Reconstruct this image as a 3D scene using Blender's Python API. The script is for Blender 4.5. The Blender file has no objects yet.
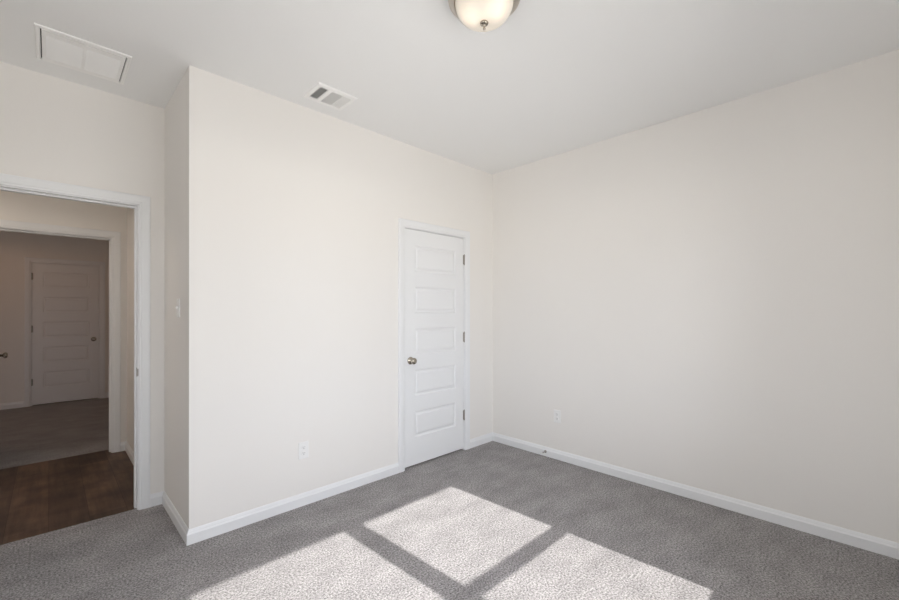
import bpy, bmesh, math
from mathutils import Vector, Matrix

scene = bpy.context.scene
COL = scene.collection
PI = math.pi

# ------------------------------------------------------------------ camera
cam_data = bpy.data.cameras.new('camera')
cam = bpy.data.objects.new('camera', cam_data)
COL.objects.link(cam)
cam_data.sensor_width = 36.0
cam_data.lens = 410.035 / 899 * 36.0
cam_data.shift_y = (310.58 - 300) / 899
cam_data.clip_start = 0.02
cam.location = (-3.2714, -2.7186, 1.3316)
cam.rotation_euler = (PI / 2 + 0.0012, 0, -0.77288)
scene.camera = cam

# ------------------------------------------------------------------ sky, sun, exposure
WORLD_STRENGTH = 20.0
SUN_STRENGTH = 6.9
EXPOSURE = 0.18
SUN_DIR = Vector((-0.047, 1.0, -0.76))

world = bpy.data.worlds.new('sky')
scene.world = world
world.use_nodes = True
wn, wl = world.node_tree.nodes, world.node_tree.links
wn.clear()
w_out = wn.new('ShaderNodeOutputWorld')
w_bg = wn.new('ShaderNodeBackground')
w_tc = wn.new('ShaderNodeTexCoord')
w_sep = wn.new('ShaderNodeSeparateXYZ')
w_map = wn.new('ShaderNodeMapRange')
w_map.inputs['From Min'].default_value = -1
w_map.inputs['From Max'].default_value = 1
w_ramp = wn.new('ShaderNodeValToRGB')
els = w_ramp.color_ramp.elements
GROUND, HORIZON, ZENITH = (0.206, 0.202, 0.196), (0.215, 0.228, 0.250), (0.29, 0.30, 0.33)
els[0].position = 0.0;  els[0].color = (*GROUND, 1)                # bright sunlit ground
els[1].position = 1.0;  els[1].color = (*ZENITH, 1)
for pos, c in ((0.492, GROUND), (0.508, HORIZON), (0.66, HORIZON), (0.76, ZENITH)):
    e = els.new(pos); e.color = (*c, 1)
w_bg.inputs['Strength'].default_value = WORLD_STRENGTH
wl.new(w_tc.outputs['Generated'], w_sep.inputs[0])
wl.new(w_sep.outputs['Z'], w_map.inputs['Value'])
wl.new(w_map.outputs[0], w_ramp.inputs[0])
wl.new(w_ramp.outputs[0], w_bg.inputs['Color'])
wl.new(w_bg.outputs[0], w_out.inputs[0])

sun_data = bpy.data.lights.new('sun', 'SUN')
sun_data.energy = SUN_STRENGTH
sun_data.angle = math.radians(0.6)
sun_data.color = (1.0, 0.985, 0.95)
sun = bpy.data.objects.new('sun', sun_data)
COL.objects.link(sun)
sun.rotation_euler = SUN_DIR.to_track_quat('-Z', 'Y').to_euler()
sun.location = (-1.8, -6, 5)


def portal(name, loc, rot, sx, sy):
    d = bpy.data.lights.new(name, 'AREA')
    d.shape = 'RECTANGLE'; d.size = sx; d.size_y = sy
    d.cycles.is_portal = True
    o = bpy.data.objects.new(name, d)
    o.location = loc; o.rotation_euler = rot
    COL.objects.link(o)


portal('window_portal', (-2.283, -3.24, 1.345), (PI / 2, 0, 0), 2.87, 1.55)
portal('added_left_window_portal', (-3.98, -1.90, 1.345), (PI / 2, 0, -PI / 2), 1.0, 1.55)
portal('added_far_window_portal', (-6.42, 4.025, 1.35), (PI / 2, 0, -PI / 2), 0.6, 1.25)

scene.view_settings.view_transform = 'Standard'
scene.view_settings.look = 'None'
scene.view_settings.gamma = 1.0
scene.view_settings.use_curve_mapping = False
scene.view_settings.exposure = EXPOSURE
scene.cycles.max_bounces = 16
scene.cycles.diffuse_bounces = 12
scene.cycles.sample_clamp_indirect = 0

# ------------------------------------------------------------------ materials


def new_mat(name, color=(0.8, 0.8, 0.8), rough=0.5, metal=0.0, spec=0.5):
    m = bpy.data.materials.new(name)
    m.use_nodes = True
    b = m.node_tree.nodes['Principled BSDF']
    b.inputs['Base Color'].default_value = (*color, 1)
    b.inputs['Roughness'].default_value = rough
    b.inputs['Metallic'].default_value = metal
    b.inputs['Specular IOR Level'].default_value = spec
    return m


def nodes(m):
    return m.node_tree.nodes, m.node_tree.links, m.node_tree.nodes['Principled BSDF']


def add_bump(m, scale, strength, dist, detail=3.0):
    n, l, b = nodes(m)
    tc = n.new('ShaderNodeTexCoord')
    no = n.new('ShaderNodeTexNoise')
    no.inputs['Scale'].default_value = scale
    no.inputs['Detail'].default_value = detail
    bp = n.new('ShaderNodeBump')
    bp.inputs['Strength'].default_value = strength
    bp.inputs['Distance'].default_value = dist
    l.new(tc.outputs['Object'], no.inputs['Vector'])
    l.new(no.outputs['Fac'], bp.inputs['Height'])
    l.new(bp.outputs[0], b.inputs['Normal'])


M_WALL = new_mat('wall_paint', (0.845, 0.826, 0.797), 0.75, 0, 0.25)
add_bump(M_WALL, 90, 0.12, 0.002)
M_CEIL = new_mat('ceiling_paint', (0.868, 0.874, 0.872), 0.85, 0, 0.2)
add_bump(M_CEIL, 70, 0.15, 0.002)
M_TRIM = new_mat('white_trim_paint', (0.835, 0.845, 0.855), 0.38, 0, 0.4)
M_PLASTIC = new_mat('white_plastic', (0.86, 0.86, 0.85), 0.35, 0, 0.5)
M_VENT = new_mat('white_enamel', (0.91, 0.91, 0.90), 0.45, 0, 0.4)
M_DUCT_SHADE = new_mat('duct_shade_paint', (0.02, 0.02, 0.022), 0.9)  # near-black paint standing in for the shade inside the ducts
M_NICKEL = new_mat('satin_nickel', (0.44, 0.40, 0.34), 0.12, 1.0)
M_HINGE = new_mat('nickel_hinge', (0.36, 0.34, 0.31), 0.38, 1.0)
M_RIM = new_mat('brushed_nickel', (0.56, 0.52, 0.47), 0.32, 1.0)
M_RUBBER = new_mat('white_rubber', (0.80, 0.80, 0.79), 0.6)
M_VINYL = new_mat('white_vinyl', (0.85, 0.85, 0.85), 0.4)
M_SLOT = new_mat('outlet_slot', (0.06, 0.06, 0.06), 0.8)

# carpet: cut pile, salt-and-pepper grey tufts with faint vacuum strokes
M_CARPET = new_mat('grey_carpet', (0.25, 0.235, 0.235), 1.0, 0, 0.0)
n, l, b = nodes(M_CARPET)
tc = n.new('ShaderNodeTexCoord')
n1 = n.new('ShaderNodeTexNoise'); n1.inputs['Scale'].default_value = 105; n1.inputs['Detail'].default_value = 3.0; n1.inputs['Roughness'].default_value = 0.75
r1 = n.new('ShaderNodeValToRGB')
r1.color_ramp.elements[0].position = 0.34; r1.color_ramp.elements[0].color = (0.080, 0.073, 0.073, 1)
r1.color_ramp.elements[1].position = 0.66; r1.color_ramp.elements[1].color = (0.50, 0.475, 0.472, 1)
n2 = n.new('ShaderNodeTexNoise'); n2.inputs['Scale'].default_value = 5.5; n2.inputs['Detail'].default_value = 4; n2.inputs['Roughness'].default_value = 0.6
mp = n.new('ShaderNodeMapping'); mp.inputs['Rotation'].default_value = (0, 0, math.radians(38)); mp.inputs['Scale'].default_value = (0.7, 1.3, 1)
r2 = n.new('ShaderNodeMapRange'); r2.inputs['From Min'].default_value = 0.3; r2.inputs['From Max'].default_value = 0.7
r2.inputs['To Min'].default_value = 0.80; r2.inputs['To Max'].default_value = 1.18
mx = n.new('ShaderNodeMix'); mx.data_type = 'RGBA'; mx.blend_type = 'MULTIPLY'; mx.inputs['Factor'].default_value = 1
bp = n.new('ShaderNodeBump'); bp.inputs['Strength'].default_value = 0.9; bp.inputs['Distance'].default_value = 0.006
l.new(tc.outputs['Object'], n1.inputs['Vector'])
l.new(tc.outputs['Object'], mp.inputs['Vector']); l.new(mp.outputs[0], n2.inputs['Vector'])
l.new(n1.outputs['Fac'], r1.inputs[0]); l.new(n2.outputs['Fac'], r2.inputs['Value'])
l.new(r1.outputs[0], mx.inputs[6]); l.new(r2.outputs[0], mx.inputs[7])
l.new(mx.outputs[2], b.inputs['Base Color'])
l.new(n1.outputs['Fac'], bp.inputs['Height']); l.new(bp.outputs[0], b.inputs['Normal'])
b.inputs['Sheen Weight'].default_value = 0.15
b.inputs['Sheen Roughness'].default_value = 0.6

# wood planks running along +Y
M_WOOD = new_mat('brown_plank', (0.12, 0.06, 0.035), 0.5, 0, 0.35)
n, l, b = nodes(M_WOOD)
tc = n.new('ShaderNodeTexCoord')
mp = n.new('ShaderNodeMapping'); mp.inputs['Rotation'].default_value = (0, 0, PI / 2); mp.inputs['Location'].default_value = (0.37, 0.045, 0)
br = n.new('ShaderNodeTexBrick')
br.offset = 0.37; br.inputs['Scale'].default_value = 1
br.inputs['Brick Width'].default_value = 1.22; br.inputs['Row Height'].default_value = 0.19
br.inputs['Mortar Size'].default_value = 0.0012; br.inputs['Mortar Smooth'].default_value = 0.1
br.inputs['Color1'].default_value = (0.055, 0.034, 0.024, 1); br.inputs['Color2'].default_value = (0.115, 0.068, 0.046, 1)
br.inputs['Mortar'].default_value = (0.03, 0.017, 0.011, 1)
mp2 = n.new('ShaderNodeMapping'); mp2.inputs['Scale'].default_value = (28, 2.4, 1)
ng = n.new('ShaderNodeTexNoise'); ng.inputs['Scale'].default_value = 1.0; ng.inputs['Detail'].default_value = 6; ng.inputs['Roughness'].default_value = 0.65
rg = n.new('ShaderNodeMapRange'); rg.inputs['From Min'].default_value = 0.3; rg.inputs['From Max'].default_value = 0.72; rg.inputs['To Min'].default_value = 0.62; rg.inputs['To Max'].default_value = 1.3
nk = n.new('ShaderNodeTexNoise'); nk.inputs['Scale'].default_value = 5; nk.inputs['Detail'].default_value = 4
rk = n.new('ShaderNodeMapRange'); rk.inputs['From Min'].default_value = 0.3; rk.inputs['From Max'].default_value = 0.7; rk.inputs['To Min'].default_value = 0.6; rk.inputs['To Max'].default_value = 1.5
ml = n.new('ShaderNodeMath'); ml.operation = 'MULTIPLY'
mx = n.new('ShaderNodeMix'); mx.data_type = 'RGBA'; mx.blend_type = 'MULTIPLY'; mx.inputs['Factor'].default_value = 1
l.new(tc.outputs['Object'], mp.inputs[0]); l.new(mp.outputs[0], br.inputs['Vector'])
l.new(tc.outputs['Object'], mp2.inputs[0]); l.new(mp2.outputs[0], ng.inputs['Vector']); l.new(ng.outputs['Fac'], rg.inputs['Value'])
l.new(tc.outputs['Object'], nk.inputs['Vector']); l.new(nk.outputs['Fac'], rk.inputs['Value'])
l.new(rg.outputs[0], ml.inputs[0]); l.new(rk.outputs[0], ml.inputs[1])
l.new(br.outputs['Color'], mx.inputs[6]); l.new(ml.outputs[0], mx.inputs[7]); l.new(mx.outputs[2], b.inputs['Base Color'])

# window glass: clear with a faint reflection
M_GLASS = bpy.data.materials.new('clear_glass'); M_GLASS.use_nodes = True
n, l = M_GLASS.node_tree.nodes, M_GLASS.node_tree.links
n.clear()
o_ = n.new('ShaderNodeOutputMaterial'); mxs = n.new('ShaderNodeMixShader'); tr = n.new('ShaderNodeBsdfTransparent'); gl = n.new('ShaderNodeBsdfGlossy'); fr = n.new('ShaderNodeFresnel')
gl.inputs['Roughness'].default_value = 0.0; fr.inputs['IOR'].default_value = 1.3
l.new(fr.outputs[0], mxs.inputs[0]); l.new(tr.outputs[0], mxs.inputs[1]); l.new(gl.outputs[0], mxs.inputs[2]); l.new(mxs.outputs[0], o_.inputs[0])

# lit alabaster glass dome of the ceiling light, with two soft bulbs glowing through
M_DOME = new_mat('alabaster_glass', (0.86, 0.80, 0.71), 0.25, 0, 0.5)
n, l, b = nodes(M_DOME)
b.inputs['Emission Color'].default_value = (1.0, 0.86, 0.66, 1)
b.inputs['Emission Strength'].default_value = 0.35
tc = n.new('ShaderNodeTexCoord')


def bulb_glow(px, py):
    v = n.new('ShaderNodeVectorMath'); v.operation = 'DISTANCE'; v.inputs[1].default_value = (px, py, -0.115)
    l.new(tc.outputs['Object'], v.inputs[0])
    mr = n.new('ShaderNodeMapRange'); mr.interpolation_type = 'SMOOTHERSTEP'
    mr.inputs['From Min'].default_value = 0.0; mr.inputs['From Max'].default_value = 0.09
    mr.inputs['To Min'].default_value = 1.0; mr.inputs['To Max'].default_value = 0.0
    l.new(v.outputs['Value'], mr.inputs['Value'])
    return mr


g1, g2 = bulb_glow(-0.050, 0.022), bulb_glow(-0.003, -0.067)
ad = n.new('ShaderNodeMath'); ad.operation = 'ADD'
l.new(g1.outputs[0], ad.inputs[0]); l.new(g2.outputs[0], ad.inputs[1])
em = n.new('ShaderNodeMapRange'); em.inputs['To Min'].default_value = 0.10; em.inputs['To Max'].default_value = 0.42
l.new(ad.outputs[0], em.inputs['Value']); l.new(em.outputs[0], b.inputs['Emission Strength'])

# ------------------------------------------------------------------ mesh helpers


def link_mesh(name, bm, mat, parent=None, smooth=False, bevel=0.0):
    bmesh.ops.remove_doubles(bm, verts=bm.verts, dist=1e-6)
    bmesh.ops.recalc_face_normals(bm, faces=bm.faces)
    me = bpy.data.meshes.new(name)
    bm.to_mesh(me); bm.free()
    me.materials.append(mat)
    if smooth:
        for p in me.polygons:
            p.use_smooth = True
    o = bpy.data.objects.new(name, me)
    COL.objects.link(o)
    if parent is not None:
        o.parent = parent
    if bevel:
        md = o.modifiers.new('bevel', 'BEVEL'); md.width = bevel; md.segments = 2; md.limit_method = 'ANGLE'
    return o


def box(bm, x0, x1, y0, y1, z0, z1):
    v = [bm.verts.new((x, y, z)) for z in (z0, z1) for y in (y0, y1) for x in (x0, x1)]
    for f in ((0, 2, 3, 1), (4, 5, 7, 6), (0, 1, 5, 4), (2, 6, 7, 3), (0, 4, 6, 2), (1, 3, 7, 5)):
        bm.faces.new([v[i] for i in f])
    return v


def boxes(*bs):
    bm = bmesh.new()
    for b_ in bs:
        box(bm, *b_)
    return bm


def lathe(bm, prof, axis='Z', seg=32, center=(0, 0, 0)):
    """prof: (radius, height) pairs; revolved about the axis through center."""
    rings = []
    for r, h in prof:
        ring = []
        for k in range(seg):
            a = 2 * PI * k / seg
            c, s = r * math.cos(a), r * math.sin(a)
            p = {'Z': (c, s, h), 'Y': (c, h, s), 'X': (h, c, s)}[axis]
            ring.append(bm.verts.new(Vector(p) + Vector(center)))
        rings.append(ring)
    for a, b_ in zip(rings, rings[1:]):
        for k in range(seg):
            bm.faces.new((a[k], a[(k + 1) % seg], b_[(k + 1) % seg], b_[k]))
    for ring in (rings[0], rings[-1]):
        try:
            bm.faces.new(ring)
        except ValueError:
            pass


def sweep(bm, stations, close_ends=True):
    """stations: list of equal-length point loops; skins consecutive loops."""
    rows = [[bm.verts.new(p) for p in st] for st in stations]
    k = len(rows[0])
    for a, b_ in zip(rows, rows[1:]):
        for i in range(k):
            bm.faces.new((a[i], a[(i + 1) % k], b_[(i + 1) % k], b_[i]))
    if close_ends:
        bm.faces.new(rows[0]); bm.faces.new(rows[-1])


def tag(o, label=None, cat=None, group=None, kind=None):
    if label: o['label'] = label
    if cat: o['category'] = cat
    if group: o['group'] = group
    if kind: o['kind'] = kind
    return o


def empty(name, loc=(0, 0, 0), rz=0.0):
    o = bpy.data.objects.new(name, None)
    o.empty_display_size = 0.1
    o.location = loc; o.rotation_euler = (0, 0, rz)
    COL.objects.link(o)
    return o


def structure(name, bm, mat, label, cat, **k):
    return tag(link_mesh(name, bm, mat, **k), label, cat, kind='structure')


# ------------------------------------------------------------------ room shell
H = 2.74
XL, YF = -3.8, -3.06          # bedroom left wall, window wall
XN = -2.700                   # the short side wall of the closet bump-out
YD = 0.707                    # wall with the bedroom doorway
YH0, YH1 = 0.82, 2.262        # hallway between these
YR0, YR1 = 2.375, 5.475       # far bedroom
XHR = -2.739                  # right end wall of the hallway
XFR, XFL = -2.0, -6.3         # far bedroom right / left walls
T = 0.12

# openings
DO = (-3.632, -2.850, 2.038)       # bedroom doorway (clear x0, x1, head)
HO = (-3.660, -2.857, 2.013)       # doorway to the far bedroom
CO = (-1.143, -0.424, 2.030)       # closet doorway
FO = (-3.450, -2.731, 2.012)       # door at the back of the far bedroom
J = 0.018                          # jamb board thickness

structure('floor', boxes((XL - .15, 0.15, YF - .2, 0.735, -0.06, 0.0)), M_CARPET,
          'grey cut-pile carpet floor of the empty bedroom with bright sun patches', 'carpet')
structure('floor_hall', boxes((-6.45, XHR + .12, 0.735, 2.39, -0.06, 0.0)), M_WOOD,
          'dark brown wood plank floor of the hallway beyond the doorway', 'wood floor')
structure('floor_far_room', boxes((-6.45, XFR + .12, 2.39, YR1 + .9, -0.06, 0.0)), M_CARPET,
          'shadowed grey carpet floor of the room beyond the hallway', 'carpet')
structure('ceiling', boxes((-6.5, 0.15, YF - .2, YR1 + 1.0, H, H + 0.1)), M_CEIL,
          'smooth flat white ceiling of the bedroom', 'ceiling')


def wall_x(bm, x0, x1, y0, y1, openings=()):
    """wall slab running along X from x0 to x1 with door openings (a, b, head)."""
    cur = x0
    for a, b_, h in openings:
        a -= J; b_ += J; h += J
        box(bm, cur, a, y0, y1, 0, H)
        box(bm, a, b_, y0, y1, h, H)
        cur = b_
    box(bm, cur, x1, y0, y1, 0, H)
    return bm


structure('wall_back', wall_x(bmesh.new(), XN, 0.0, 0.0, T, [CO]), M_WALL,
          'off-white painted wall holding the closet door', 'wall')
structure('wall_right', boxes((0.0, T, YF - .12, T, 0, H)), M_WALL,
          'long plain off-white wall on the right', 'wall')
structure('wall_side', boxes((XN, XN + .11, T, YD, 0, H)), M_WALL,
          'narrow shaded side of the closet bump-out with the light switch', 'wall')
structure('wall_doorway', wall_x(bmesh.new(), XL, XN + .11, YD, YH0, [DO]), M_WALL,
          'cream wall around the open doorway to the hallway', 'wall')
LW = (-2.35, -1.45, 0.62, 2.075)  # opening for the added left-wall window
structure('wall_left', boxes((XL - T, XL, YF - .12, LW[0], 0, H), (XL - T, XL, LW[1], YH0, 0, H),
                             (XL - T, XL, LW[0], LW[1], 0, LW[2]), (XL - T, XL, LW[0], LW[1], LW[3], H)), M_WALL,
          'left wall of the bedroom beside the camera', 'wall')
WX0, WX1, WZ0, WZ1 = -3.6685, -0.897, 0.62, 2.075
structure('wall_front', boxes((XL, WX0, YF - T, YF, 0, H), (WX1, 0.0, YF - T, YF, 0, H),
                              (WX0, WX1, YF - T, YF, 0, WZ0), (WX0, WX1, YF - T, YF, WZ1, H)), M_WALL,
          'window wall of the bedroom behind the camera', 'wall')
structure('wall_closet', boxes((XN + .11, T, YH0, YH0 + .1, 0, H), (0.0, T, T, YH0, 0, H)), M_WALL,
          'wall closing the back of the closet', 'wall')
structure('wall_hall_right', boxes((XHR, XHR + .1, YH0, YH1, 0, H)), M_WALL,
          'end wall of the hallway just inside the doorway', 'wall')
structure('wall_hall_back', wall_x(bmesh.new(), -6.3, XFR, YH1, YR0, [HO]), M_WALL,
          'taupe hallway wall around the second doorway', 'wall')
structure('wall_hall_front', boxes((-6.3, XL - T, YH0 - T, YH0, 0, H)), M_WALL,
          'near wall of the hallway left of the bedroom', 'wall')
structure('wall_hall_left', boxes((-6.42, -6.3, YH0 - T, YR0, 0, H)), M_WALL,
          'left end wall of the hallway', 'wall')
structure('wall_far_back', wall_x(bmesh.new(), -6.3, XFR + .12, YR1, YR1 + T, [FO]), M_WALL,
          'dim taupe back wall of the room beyond the hallway', 'wall')
structure('wall_far_right', boxes((XFR, XFR + T, YR0 - .1, YR1, 0, H)), M_WALL,
          'right wall of the room beyond the hallway', 'wall')
FW = (3.82, 4.24, 0.85, 1.95)  # opening for the added far-room window
structure('wall_far_left', boxes((-6.42, -6.3, YR0, FW[0], 0, H), (-6.42, -6.3, FW[1], YR1 + T, 0, H),
                                 (-6.42, -6.3, FW[0], FW[1], 0, FW[2]), (-6.42, -6.3, FW[0], FW[1], FW[3], H)), M_WALL,
          'left wall of the room beyond the hallway, with an added window', 'wall')
structure('wall_far_closet', boxes((-3.8, -2.3, YR1 + .75, YR1 + .85, 0, H), (-3.9, -3.8, YR1 + T, YR1 + .85, 0, H),
                                   (-2.3, -2.2, YR1 + T, YR1 + .85, 0, H)), M_WALL,
          'wall behind the door of the room beyond the hallway', 'wall')

# ------------------------------------------------------------------ baseboards
BT, BH = 0.014, 0.083
BASE = [(0, 0), (BT, 0), (BT, 0.056), (BT - .002, 0.060), (BT - .0045, 0.064), (BT - .006, 0.071), (BT - .009, 0.079), (0.003, BH), (0, BH)]


def base_run(bm, p0, p1, nrm, m0=0, m1=0):
    """baseboard from p0 to p1, standing on the side nrm of the wall; m = +1 extends the end (outer corner), -1 cuts back."""
    p0, p1, nrm = Vector((*p0, 0)), Vector((*p1, 0)), Vector((*nrm, 0))
    d = (p1 - p0).normalized()
    sweep(bm, [[p0 - d * (m0 * t) + nrm * t + Vector((0, 0, z)) for t, z in BASE],
               [p1 + d * (m1 * t) + nrm * t + Vector((0, 0, z)) for t, z in BASE]])


CW = 0.063   # casing width
RV = 0.006   # reveal
bm = bmesh.new()
base_run(bm, (XN, 0), (CO[0] - RV - CW, 0), (0, -1), 1, 0)
base_run(bm, (CO[1] + RV + CW, 0), (0, 0), (0, -1), 0, -1)
structure('baseboard_back', bm, M_TRIM, 'white baseboard either side of the closet door', 'baseboard')
bm = bmesh.new(); base_run(bm, (0, 0), (0, YF), (-1, 0), -1, -1)
structure('baseboard_right', bm, M_TRIM, 'long white baseboard along the right wall', 'baseboard')
bm = bmesh.new(); base_run(bm, (XN, YD), (XN, 0), (-1, 0), -1, 1)
structure('baseboard_side', bm, M_TRIM, 'short white baseboard under the light switch', 'baseboard')
bm = bmesh.new(); base_run(bm, (DO[1] + RV + CW, YD), (XN, YD), (0, -1), 0, -1)
base_run(bm, (XL, YD), (DO[0] - RV - CW, YD), (0, -1), -1, 0)
structure('baseboard_doorway', bm, M_TRIM, 'tiny white baseboard piece right of the open doorway', 'baseboard')
bm = bmesh.new(); base_run(bm, (0, YF), (XL, YF), (0, 1), -1, -1)
structure('baseboard_front', bm, M_TRIM, 'white baseboard under the bedroom windows', 'baseboard')
bm = bmesh.new(); base_run(bm, (XL, YF), (XL, YD), (1, 0), -1, -1)
structure('baseboard_left', bm, M_TRIM, 'white baseboard along the left bedroom wall', 'baseboard')
bm = bmesh.new(); base_run(bm, (HO[1] + RV + CW, YH1), (XHR, YH1), (0, -1), 0, -1)
base_run(bm, (-6.3, YH1), (HO[0] - RV - CW, YH1), (0, -1), 0, 0)
structure('baseboard_hall_back', bm, M_TRIM, 'white baseboard right of the second doorway in the hallway', 'baseboard')
bm = bmesh.new(); base_run(bm, (XHR, YH1), (XHR, YH0), (-1, 0), -1, 0)
structure('baseboard_hall_right', bm, M_TRIM, 'white baseboard on the end wall of the hallway', 'baseboard')
bm = bmesh.new(); base_run(bm, (-6.3, YR1), (FO[0] - RV - CW, YR1), (0, -1), 0, 0)
base_run(bm, (FO[1] + RV + CW, YR1), (XFR, YR1), (0, -1), 0, -1)
structure('baseboard_far', bm, M_TRIM, 'white baseboard along the back wall of the room beyond the hallway', 'baseboard')

# ------------------------------------------------------------------ door casings and jambs
CAS = [(0, 0), (0, 0.009), (0.004, 0.011), (0.012, 0.0115), (0.018, 0.0145), (0.026, 0.0155), (CW - .012, 0.017), (CW - .004, 0.0165), (CW, 0.013), (CW, 0)]


def casing(bm, op, yw, ny):
    x0, x1, zt = op[0] - RV, op[1] + RV, op[2] + RV
    st = []
    for f in (lambda w: (x0 - w, 0), lambda w: (x0 - w, zt + w), lambda w: (x1 + w, zt + w), lambda w: (x1 + w, 0)):
        st.append([(f(w)[0], yw + ny * t, f(w)[1]) for w, t in CAS])
    sweep(bm, st)


def frame(bm, op, y0, y1, stop_y=None):
    x0, x1, zt = op
    box(bm, x0 - J, x0, y0, y1, 0, zt + J)
    box(bm, x1, x1 + J, y0, y1, 0, zt + J)
    box(bm, x0, x1, y0, y1, zt, zt + J)
    if stop_y is not None:
        a, c = stop_y
        box(bm, x0, x0 + .011, a, c, 0, zt); box(bm, x1 - .011, x1, a, c, 0, zt); box(bm, x0 + .011, x1 - .011, a, c, zt - .011, zt)


bm = bmesh.new(); casing(bm, CO, 0.0, -1); frame(bm, CO, 0.0, T, (0.040, 0.075))
t1 = structure('trim_1', bm, M_TRIM, 'white casing around the closet door', 'door frame')
bm = bmesh.new(); casing(bm, DO, YD, -1); casing(bm, DO, YH0, 1); frame(bm, DO, YD, YH0, (YD + .040, YD + .075))
t2 = structure('trim_2', bm, M_TRIM, 'white casing around the open doorway on the left', 'door frame')
bm = bmesh.new(); casing(bm, HO, YH1, -1); casing(bm, HO, YR0, 1); frame(bm, HO, YH1, YR0, (YR0 - .075, YR0 - .040))
t3 = structure('trim_3', bm, M_TRIM, 'white casing around the second doorway, across the hallway', 'door frame')
bm = bmesh.new(); casing(bm, FO, YR1, -1); frame(bm, FO, YR1, YR1 + T, (YR1 + .040, YR1 + .075))
t4 = structure('trim_4', bm, M_TRIM, 'casing around the farthest door', 'door frame')

# strike plate lips on the jamb edges
bm = boxes((DO[1] - .0015, DO[1] + .0005, YD + .004, YD + .034, 0.890, 0.950), (DO[1] - .0015, DO[1] + .005, YD - .0025, YD + .004, 0.897, 0.944))
tag(link_mesh('strike_plate', bm, M_HINGE, t2, bevel=.0006), 'nickel strike plate')
bm = boxes((CO[0] - .006, CO[0] + .0005, -0.0015, 0.004, 0.878, 0.948))
tag(link_mesh('strike_plate', bm, M_HINGE, t1, bevel=.0006), 'nickel strike plate')

# ------------------------------------------------------------------ five-panel doors


def panel_face(bm, W, Hd, y, inward):
    """door face at y with five moulded panels; inward = direction (+1/-1 along y) into the slab."""
    sx = 0.107
    xs = [0, sx, W - sx, W]
    zs = [0]
    z0 = 0.232
    for k in range(5):
        zs += [z0 + k * 0.3555, z0 + k * 0.3555 + 0.222]
    zs.append(Hd)

    def q(pts):
        bm.faces.new([bm.verts.new(p) for p in pts])
    for i in range(3):
        for j in range(len(zs) - 1):
            a, b_, c, d = xs[i], xs[i + 1], zs[j], zs[j + 1]
            if i == 1 and j % 2 == 1:
                loops = []
                for ins, dep in ((0, 0), (0.006, 0.006), (0.012, 0.0085), (0.021, 0.0085), (0.034, 0.002), (0.038, 0.0015)):
                    yy = y + inward * dep
                    loops.append([(a + ins, yy, c + ins), (b_ - ins, yy, c + ins), (b_ - ins, yy, d - ins), (a + ins, yy, d - ins)])
                for p, r in zip(loops, loops[1:]):
                    for m_ in range(4):
                        q((p[m_], p[(m_ + 1) % 4], r[(m_ + 1) % 4], r[m_]))
                q(loops[-1])
            else:
                q(((a, y, c), (b_, y, c), (b_, y, d), (a, y, d)))


def build_door(name, W, Hd, hinge, loc, rz, label, latch_side_visible=True):
    """Local frame: x across the slab from its left edge, front face y = 0 looking to -y; hinge 'L' or 'R', knuckles at the front."""
    th = 0.035
    root = empty(name, loc, rz)
    tag(root, label, 'door', kind='structure')
    bm = bmesh.new()
    panel_face(bm, W, Hd, 0, 1)
    panel_face(bm, W, Hd, th, -1)
    z_edges = sorted({0, Hd} | {0.232 + k * .3555 for k in range(5)} | {0.454 + k * .3555 for k in range(5)})
    for x in (0, W):
        for a, c in zip(z_edges, z_edges[1:]):
            bm.faces.new([bm.verts.new(p) for p in ((x, 0, a), (x, th, a), (x, th, c), (x, 0, c))])
    for z in (0, Hd):
        for a, c in ((0, .107), (.107, W - .107), (W - .107, W)):
            bm.faces.new([bm.verts.new(p) for p in ((a, 0, z), (c, 0, z), (c, th, z), (a, th, z))])
    slab = link_mesh('door_slab', bm, M_TRIM, root)
    kx = 0.060 if hinge == 'R' else W - 0.060
    kz = 0.893
    for s, y0 in ((-1, 0.0), (1, th)):
        bm = bmesh.new()
        lathe(bm, [(0.0325, y0), (0.0325, y0 + s * .004), (0.029, y0 + s * .008), (0.012, y0 + s * .010), (0.011, y0 + s * .028)], 'Y', 32, (kx, 0, kz))
        rose = tag(link_mesh('rose', bm, M_NICKEL, root, smooth=True), 'round nickel rose')
        bm = bmesh.new()
        prof = [(0.011, .024), (0.016, .028), (0.023, .034), (0.0272, .042), (0.0275, .049), (0.025, .056), (0.019, .0605), (0.009, .0625), (0.001, .063)]
        lathe(bm, [(r, y0 + s * h) for r, h in prof], 'Y', 32, (kx, 0, kz))
        tag(link_mesh('door_knob', bm, M_NICKEL, root, smooth=True), 'satin nickel knob')
    lx = 0 if hinge == 'R' else W
    e = -1 if hinge == 'R' else 1
    bm = boxes((min(lx, lx + e * .0012), max(lx, lx + e * .0012), .005, .030, kz - .029, kz + .029))
    link_mesh('latch_plate', bm, M_HINGE, root)
    hx = W + .0015 if hinge == 'R' else -.0015
    for z in (0.318, 1.065, 1.805):
        bm = bmesh.new()
        for k in range(5):
            c = z - .036 + k * .018
            lathe(bm, [(0.0, c - .0087), (0.0066, c - .0085), (0.0066, c + .0085), (0.0, c + .0087)], 'Z', 14, (hx, -.0065, 0))
        lathe(bm, [(0.0, z + .045), (.004, z + .046), (.005, z + .049), (.003, z + .052), (0, z + .0525)], 'Z', 12, (hx, -.0065, 0))
        lathe(bm, [(0.0, z - .0525), (.003, z - .052), (.005, z - .049), (.004, z - .046), (0, z - .045)], 'Z', 12, (hx, -.0065, 0))
        x_in = (hx - .012, hx) if hinge == 'R' else (hx, hx + .012)
        box(bm, x_in[0], x_in[1], -.0030, -.0002, z - .0445, z + .0445)
        tag(link_mesh('hinge', bm, M_HINGE, root), 'nickel butt hinge')
    return root


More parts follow.
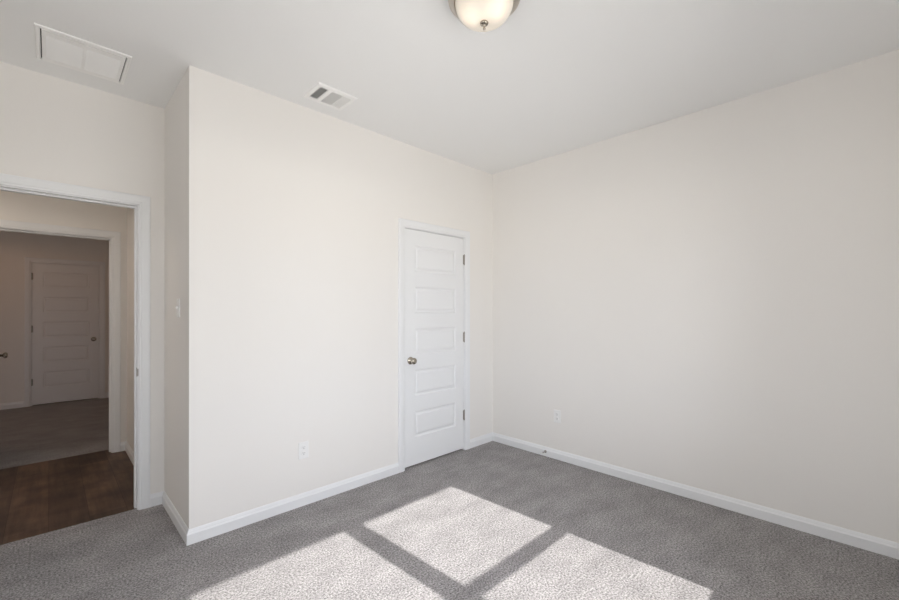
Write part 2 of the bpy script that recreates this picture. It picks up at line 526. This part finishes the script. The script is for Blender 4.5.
W0 = CO[1] - CO[0] - .006
build_door('door_1', W0, 2.008, 'R', (CO[0] + .003, 0.003, 0.018), 0, 'closed white five-panel closet door with a nickel knob')
build_door('door_2', FO[1] - FO[0] - .006, 1.995, 'L', (FO[0] + .003, YR1 + .003, 0.014), 0, 'closed five-panel door on the back wall of the room beyond the hallway')
build_door('door_3', 0.762, 1.985, 'L', (-3.622, YR0 + .012, 0.014), PI / 2, 'door standing open against the left edge of the second doorway, only its edge and knob seen')
build_door('door_4', 0.762, 2.005, 'R', (-3.634, YD - .008 - .762, 0.014), PI / 2, 'bedroom door folded open against the left wall')

# ------------------------------------------------------------------ windows behind the camera


def build_window(name, x0, x1, label):
    root = empty(name, (0, 0, 0))
    tag(root, label, 'window', kind='structure')
    ya, yb = YF - .085, YF - .035
    f = .035
    bm = boxes((x0, x0 + f, ya, yb, WZ0, WZ1), (x1 - f, x1, ya, yb, WZ0, WZ1), (x0 + f, x1 - f, ya, yb, WZ1 - .038, WZ1), (x0 + f, x1 - f, ya, yb, WZ0, WZ0 + .03))
    link_mesh('window_frame', bm, M_VINYL, root)
    K = 0.76
    yo, yi = YF - .073, YF - .047
    zt = K * (-0.500 - yo)              # top of upper glass
    zm1 = K * (-1.345 - yi)             # bottom of upper glass
    zm0 = K * (-1.455 - yo)             # top of lower glass
    zb = K * (-2.194 - yi)              # bottom of lower glass
    g0, g1_ = x0 + f + .03, x1 - f - .03
    bm = boxes((x0 + f, g0, yo, yi, zm1 - .03, WZ1 - .038), (g1_, x1 - f, yo, yi, zm1 - .03, WZ1 - .038),
               (g0, g1_, yo, yi, zt, WZ1 - .038), (g0, g1_, yo, yi, (zm0 + zm1) / 2, zm1))
    s1 = link_mesh('upper_sash', bm, M_VINYL, root)
    link_mesh('pane', boxes((g0, g1_, YF - .062, YF - .058, zm1, zt)), M_GLASS, s1)
    bm = boxes((x0 + f, g0, yo, yi, WZ0 + .03, zm1 - .03), (g1_, x1 - f, yo, yi, WZ0 + .03, zm1 - .03),
               (g0, g1_, yo, yi, WZ0 + .03, zb), (g0, g1_, yo, yi, zm0, (zm0 + zm1) / 2))
    s2 = link_mesh('lower_sash', bm, M_VINYL, root)
    link_mesh('pane', boxes((g0, g1_, YF - .062, YF - .058, zb, zm0)), M_GLASS, s2)
    return root


build_window('window_1', -2.745, -1.8115, 'left one of the pair of white sash windows behind the camera')
build_window('window_added_5', -3.6685, -2.745, 'extra white sash window added left of the pair behind the camera')  # added beside the pair to bring more daylight into the left side
build_window('window_2', -1.8115, -0.897, 'right one of the pair of white sash windows behind the camera')
structure('trim_5', boxes((WX0 - .04, WX1 + .04, YF, YF + .03, WZ0 - .02, WZ0), (WX0 - .02, WX1 + .02, YF, YF + .012, WZ0 - .08, WZ0 - .02)), M_TRIM,
          'white sill board under the row of windows', 'window sill')
root = tag(empty('window_added_4'), 'added white sash window in the left wall of the bedroom beside the camera', 'window', kind='structure')  # added window, throws daylight onto the right wall
a, c, z0, z1 = LW
zm = (z0 + z1) / 2
link_mesh('window_frame', boxes((-3.885, -3.835, a, a + .05, z0, z1), (-3.885, -3.835, c - .05, c, z0, z1), (-3.885, -3.835, a + .05, c - .05, z1 - .05, z1),
                                (-3.885, -3.835, a + .05, c - .05, z0, z0 + .05), (-3.885, -3.835, a + .05, c - .05, zm - .03, zm + .03)), M_VINYL, root)
link_mesh('pane', boxes((-3.862, -3.858, a + .05, c - .05, z0 + .05, zm - .03)), M_GLASS, root)
link_mesh('pane', boxes((-3.862, -3.858, a + .05, c - .05, zm + .03, z1 - .05)), M_GLASS, root)
structure('trim_6', boxes((XL, XL + .03, a - .04, c + .04, z0 - .02, z0), (XL, XL + .012, a - .02, c + .02, z0 - .08, z0 - .02)), M_TRIM,
          'white sill board under the added left wall window', 'window sill')
root = tag(empty('window_added_3'), 'added window in the left wall of the room beyond the hallway', 'window', kind='structure')  # added window, lets cool daylight into the far room
a, c, z0, z1 = FW
link_mesh('window_frame', boxes((-6.39, -6.34, a, a + .05, z0, z1), (-6.39, -6.34, c - .05, c, z0, z1), (-6.39, -6.34, a + .05, c - .05, z1 - .05, z1),
                                (-6.39, -6.34, a + .05, c - .05, z0, z0 + .05), (-6.39, -6.34, a + .05, c - .05, (z0 + z1) / 2 - .03, (z0 + z1) / 2 + .03)), M_VINYL, root)
link_mesh('pane', boxes((-6.367, -6.363, a + .05, c - .05, z0 + .05, z1 - .05)), M_GLASS, root)

# ------------------------------------------------------------------ ceiling light
cl = tag(empty('ceiling_light', (-1.903, -1.534, H)), 'flush ceiling light with a lit cream glass dome and nickel rim', 'ceiling light')
bm = bmesh.new()
lathe(bm, [(0.0, 0.0), (0.150, 0.0), (0.150, -.010), (0.158, -.016), (0.160, -.030), (0.158, -.042), (0.150, -.050), (0.138, -.053), (0.130, -.050), (0.126, -.040)], 'Z', 64)
link_mesh('metal_pan', bm, M_RIM, cl, smooth=True)
bm = bmesh.new()
prof = []
R0, D0 = 0.128, 0.090
for k in range(15):
    a = k / 14 * PI / 2
    prof.append((R0 * math.cos(a) ** 0.7 if k < 14 else 0.0006, -.048 - D0 * math.sin(a)))
lathe(bm, prof, 'Z', 64)
link_mesh('glass_dome', bm, M_DOME, cl, smooth=True)
bm = bmesh.new()
zb_ = -.048 - D0
lathe(bm, [(0.0, zb_ + .002), (0.017, zb_ + .001), (0.019, zb_ - .004), (0.0165, zb_ - .009), (0.009, zb_ - .013), (0.0055, zb_ - .016), (0.0048, zb_ - .024), (0.006, zb_ - .028), (0.004, zb_ - .033), (0.0005, zb_ - .035)], 'Z', 28)
link_mesh('finial', bm, M_NICKEL, cl, smooth=True)

ROOM_LAMP = 7.0
d = bpy.data.lights.new('ceiling_light_glow', 'SPOT'); d.energy = ROOM_LAMP; d.color = (1.0, 0.98, 0.95); d.shadow_soft_size = 0.12; d.spot_size = PI * .98; d.spot_blend = 0.15
o = bpy.data.objects.new('ceiling_light_glow', d); COL.objects.link(o); o.parent = cl; o.location = (0, 0, -.20)

# added flush lights, out of view, that brighten the hallway and far room
ADDED_HALL_LAMP = 23.0
ADDED_FAR_LAMP = 8.5  # added lamp giving the far room its warm light


def unseen_flush_light(loc, energy, color, label):
    hl = tag(empty('ceiling_light', loc), label, 'ceiling light')
    bm = bmesh.new()
    lathe(bm, [(0.0, 0.0), (0.150, 0.0), (0.160, -.016), (0.160, -.030), (0.150, -.050), (0.136, -.048)], 'Z', 48)
    link_mesh('metal_pan', bm, M_RIM, hl, smooth=True)
    bm = bmesh.new(); lathe(bm, prof, 'Z', 48)
    link_mesh('glass_dome', bm, M_DOME, hl, smooth=True)
    d = bpy.data.lights.new('ceiling_light_glow', 'SPOT'); d.energy = energy; d.color = color
    d.shadow_soft_size = 0.10; d.spot_size = PI * .98; d.spot_blend = 0.3
    o = bpy.data.objects.new('ceiling_light_glow', d); COL.objects.link(o); o.parent = hl; o.location = (0, 0, -.25)


unseen_flush_light((-4.75, 1.54, H), ADDED_HALL_LAMP, (1.0, 0.87, 0.75), 'added flush ceiling light brightening the hallway, out of sight left of the doorway')
unseen_flush_light((-4.2, 3.9, H), ADDED_FAR_LAMP, (1.0, 0.52, 0.26), 'added flush ceiling light warming the far room, out of sight above the second doorway')

# ------------------------------------------------------------------ return air grille on the ceiling
rg_ = tag(empty('return_air_grille', (-3.136, 0.320, H)), 'large square white return air grille on the ceiling near the doorway', 'air vent')
a, b_ = 0.191, 0.172
bm = bmesh.new()
# stepped outer flange: sloped rim, flat border, inner lip
prof = [(0.0, 0.0), (0.0, -.004), (0.004, -.008), (0.018, -.009), (0.020, -.006), (0.020, 0.0)]
st = []
for sx_, sy_ in ((-1, -1), (1, -1), (1, 1), (-1, 1), (-1, -1)):
    st.append([(sx_ * (a - w), sy_ * (a - w), z) for w, z in prof])
sweep(bm, st, close_ends=False)
link_mesh('grille_frame', bm, M_VENT, rg_)
bm = boxes((-.150, -.006, -.168, -.118, -.010, -.004), (.006, .150, -.168, -.118, -.010, -.004),
           (-.150, -.006, .136, .168, -.010, -.004), (.006, .150, .136, .168, -.010, -.004),
           (-.166, -.150, -.168, .168, -.010, -.004), (.150, .166, -.168, .168, -.010, -.004), (-.006, .006, -.168, .168, -.011, -.004))
link_mesh('grille_door', bm, M_VENT, rg_)
for x0, x1 in ((-.150, -.006), (.006, .150)):
    bm = bmesh.new()
    y = -.114
    while y < .134:
        v = [bm.verts.new(p) for p in ((x0, y, -.002), (x1, y, -.002), (x1, y + .011, -.010), (x0, y + .011, -.010))]
        bm.faces.new(v)
        v2 = [bm.verts.new((p.co.x, p.co.y + .0012, p.co.z + .0004)) for p in v]
        bm.faces.new(v2[::-1])
        for i in range(4):
            bm.faces.new((v[i], v[(i + 1) % 4], v2[(i + 1) % 4], v2[i]))
        y += .0085
    link_mesh('louvers', bm, M_VENT, rg_)
link_mesh('duct_shade_sheet', boxes((-.170, .170, -.170, .170, -.0018, -.0006)), M_DUCT_SHADE, rg_)  # flat dark sheet painted as the shade above the louvers

# ------------------------------------------------------------------ supply register on the ceiling
sr = tag(empty('supply_register', (-1.951, -0.241, H)), 'small white ceiling register with slats over a dark sheet near the wall of the closet', 'air vent')
bm = bmesh.new()
prof = [(0.0, 0.0), (0.0, -.003), (0.006, -.009), (0.030, -.010), (0.032, -.007), (0.032, 0.0)]
ax, ay = 0.139, 0.114
st = []
for sx_, sy_ in ((-1, -1), (1, -1), (1, 1), (-1, 1), (-1, -1)):
    st.append([(sx_ * (ax - w), sy_ * (ay - w), z) for w, z in prof])
sweep(bm, st, close_ends=False)
box(bm, -.054, -.030, -.082, .082, -.010, -.004)
box(bm, .046, .052, -.082, .082, -.010, -.004)
link_mesh('register_frame', bm, M_VENT, sr)


def slat(bm, x, y0, y1, dx, z0=-.010, z1=-.001, th=.0012):
    v = [bm.verts.new(p) for p in ((x, y0, z0), (x, y1, z0), (x + dx, y1, z1), (x + dx, y0, z1))]
    v2 = [bm.verts.new((p.co.x + th, p.co.y, p.co.z)) for p in v]
    bm.faces.new(v); bm.faces.new(v2[::-1])
    for i in range(4):
        bm.faces.new((v[i], v2[i], v2[(i + 1) % 4], v[(i + 1) % 4]))


bm = bmesh.new()
for k in range(4):
    slat(bm, -.1025 + k * .0128, -.082, .082, .0075, th=.0034)
tag(link_mesh('louvers', bm, M_VENT, sr), 'slats turned open, dark between')
bm = bmesh.new()
for k in range(9):
    slat(bm, -.028 + k * .0083, -.082, .082, .000, th=.0022)
link_mesh('louvers', bm, M_VENT, sr)
bm = bmesh.new()
for k in range(8):
    slat(bm, .0595 + k * .0066, -.082, .082, -.0060)
link_mesh('louvers', bm, M_VENT, sr)
link_mesh('duct_shade_sheet', boxes((-.107, .107, -.082, .082, -.0009, -.0003)), M_DUCT_SHADE, sr)  # dark sheet in place of real shade between the slats

# ------------------------------------------------------------------ outlets, switch, door stop


def rounded_plate(bm, w, h, t, r=.004):
    pts = []
    for cx, cz, a0 in ((w - r, h - r, 0), (-w + r, h - r, 90), (-w + r, -h + r, 180), (w - r, -h + r, 270)):
        for k in range(5):
            a = math.radians(a0 + k * 22.5)
            pts.append((cx + r * math.cos(a), cz + r * math.sin(a)))
    s = (w - .003) / w
    sweep(bm, [[(x, 0, z) for x, z in pts], [(x, -t * .6, z) for x, z in pts], [(x * s, -t, z * (h - .003) / h) for x, z in pts]])


def build_outlet(loc, rz, label):
    root = tag(empty('wall_outlet', loc, rz), label, 'outlet', group='duplex wall outlets')
    bm = bmesh.new(); rounded_plate(bm, .035, .0575, .0055)
    link_mesh('cover_plate', bm, M_PLASTIC, root)
    for s in (-1, 1):
        bm = bmesh.new()
        lathe(bm, [(0.0172, -.0050), (0.0172, -.0072), (0.016, -.0078), (0.0, -.0078)], 'Y', 24, (0, 0, s * .0195))
        rec = link_mesh('receptacle', bm, M_PLASTIC, root)
        bm = boxes((-.0075, -.0053, -.0082, -.0070, s * .0195 - .001, s * .0195 + .0075), (.0053, .0072, -.0082, -.0070, s * .0195, s * .0195 + .0065))
        lathe(bm, [(0.0, -.0082), (0.0024, -.0082), (0.0024, -.0070), (0.0, -.0070)], 'Y', 12, (0, 0, s * .0195 - .007))
        link_mesh('slots', bm, M_SLOT, rec)
    bm = bmesh.new(); lathe(bm, [(0.0032, -.0050), (0.0032, -.0062), (0.002, -.0068), (0.0, -.0068)], 'Y', 14)
    link_mesh('screw', bm, M_PLASTIC, root)
    return root


build_outlet((-2.022, 0.0, 0.376), 0, 'white duplex outlet low on the wall left of the closet door')
build_outlet((0.0, -0.755, 0.384), -PI / 2, 'white duplex outlet low on the right-hand wall near the room corner')

sw = tag(empty('light_switch', (XN, 0.263, 1.350), -PI / 2), 'white light switch on the narrow wall beside the open doorway', 'light switch')
bm = bmesh.new(); rounded_plate(bm, .035, .0575, .0055)
link_mesh('cover_plate', bm, M_PLASTIC, sw)
bm = bmesh.new()
sweep(bm, [[(-.005, -.004, -.011), (.005, -.004, -.011), (.005, -.004, .011), (-.005, -.004, .011)],
           [(-.005, -.007, -.011), (.005, -.007, -.011), (.005, -.0065, .011), (-.005, -.0065, .011)],
           [(-.004, -.016, .003), (.004, -.016, .003), (.004, -.015, .010), (-.004, -.015, .010)]])
link_mesh('toggle', bm, M_PLASTIC, sw)
for s in (-1, 1):
    bm = bmesh.new(); lathe(bm, [(0.0032, -.0050), (0.0032, -.0062), (0.002, -.0066), (0.0, -.0066)], 'Y', 14, (0, 0, s * .030))
    link_mesh('screw', bm, M_PLASTIC, sw)

ds = tag(empty('door_stop', (-BT, -0.640, 0.045)), 'small nickel door stop with white tip on the right-hand baseboard', 'door stop')
bm = bmesh.new(); lathe(bm, [(0.0, 0.0), (0.012, 0.0), (0.012, -.004), (0.007, -.008), (0.005, -.012), (0.005, -.058), (0.0, -.058)], 'X', 20)
link_mesh('stop_rod', bm, M_HINGE, ds, smooth=False)
bm = bmesh.new(); lathe(bm, [(0.0, -.056), (0.008, -.056), (0.0095, -.060), (0.0095, -.070), (0.007, -.074), (0.0, -.075)], 'X', 20)
tag(link_mesh('bumper', bm, M_RUBBER, ds, smooth=False), 'white rubber tip')
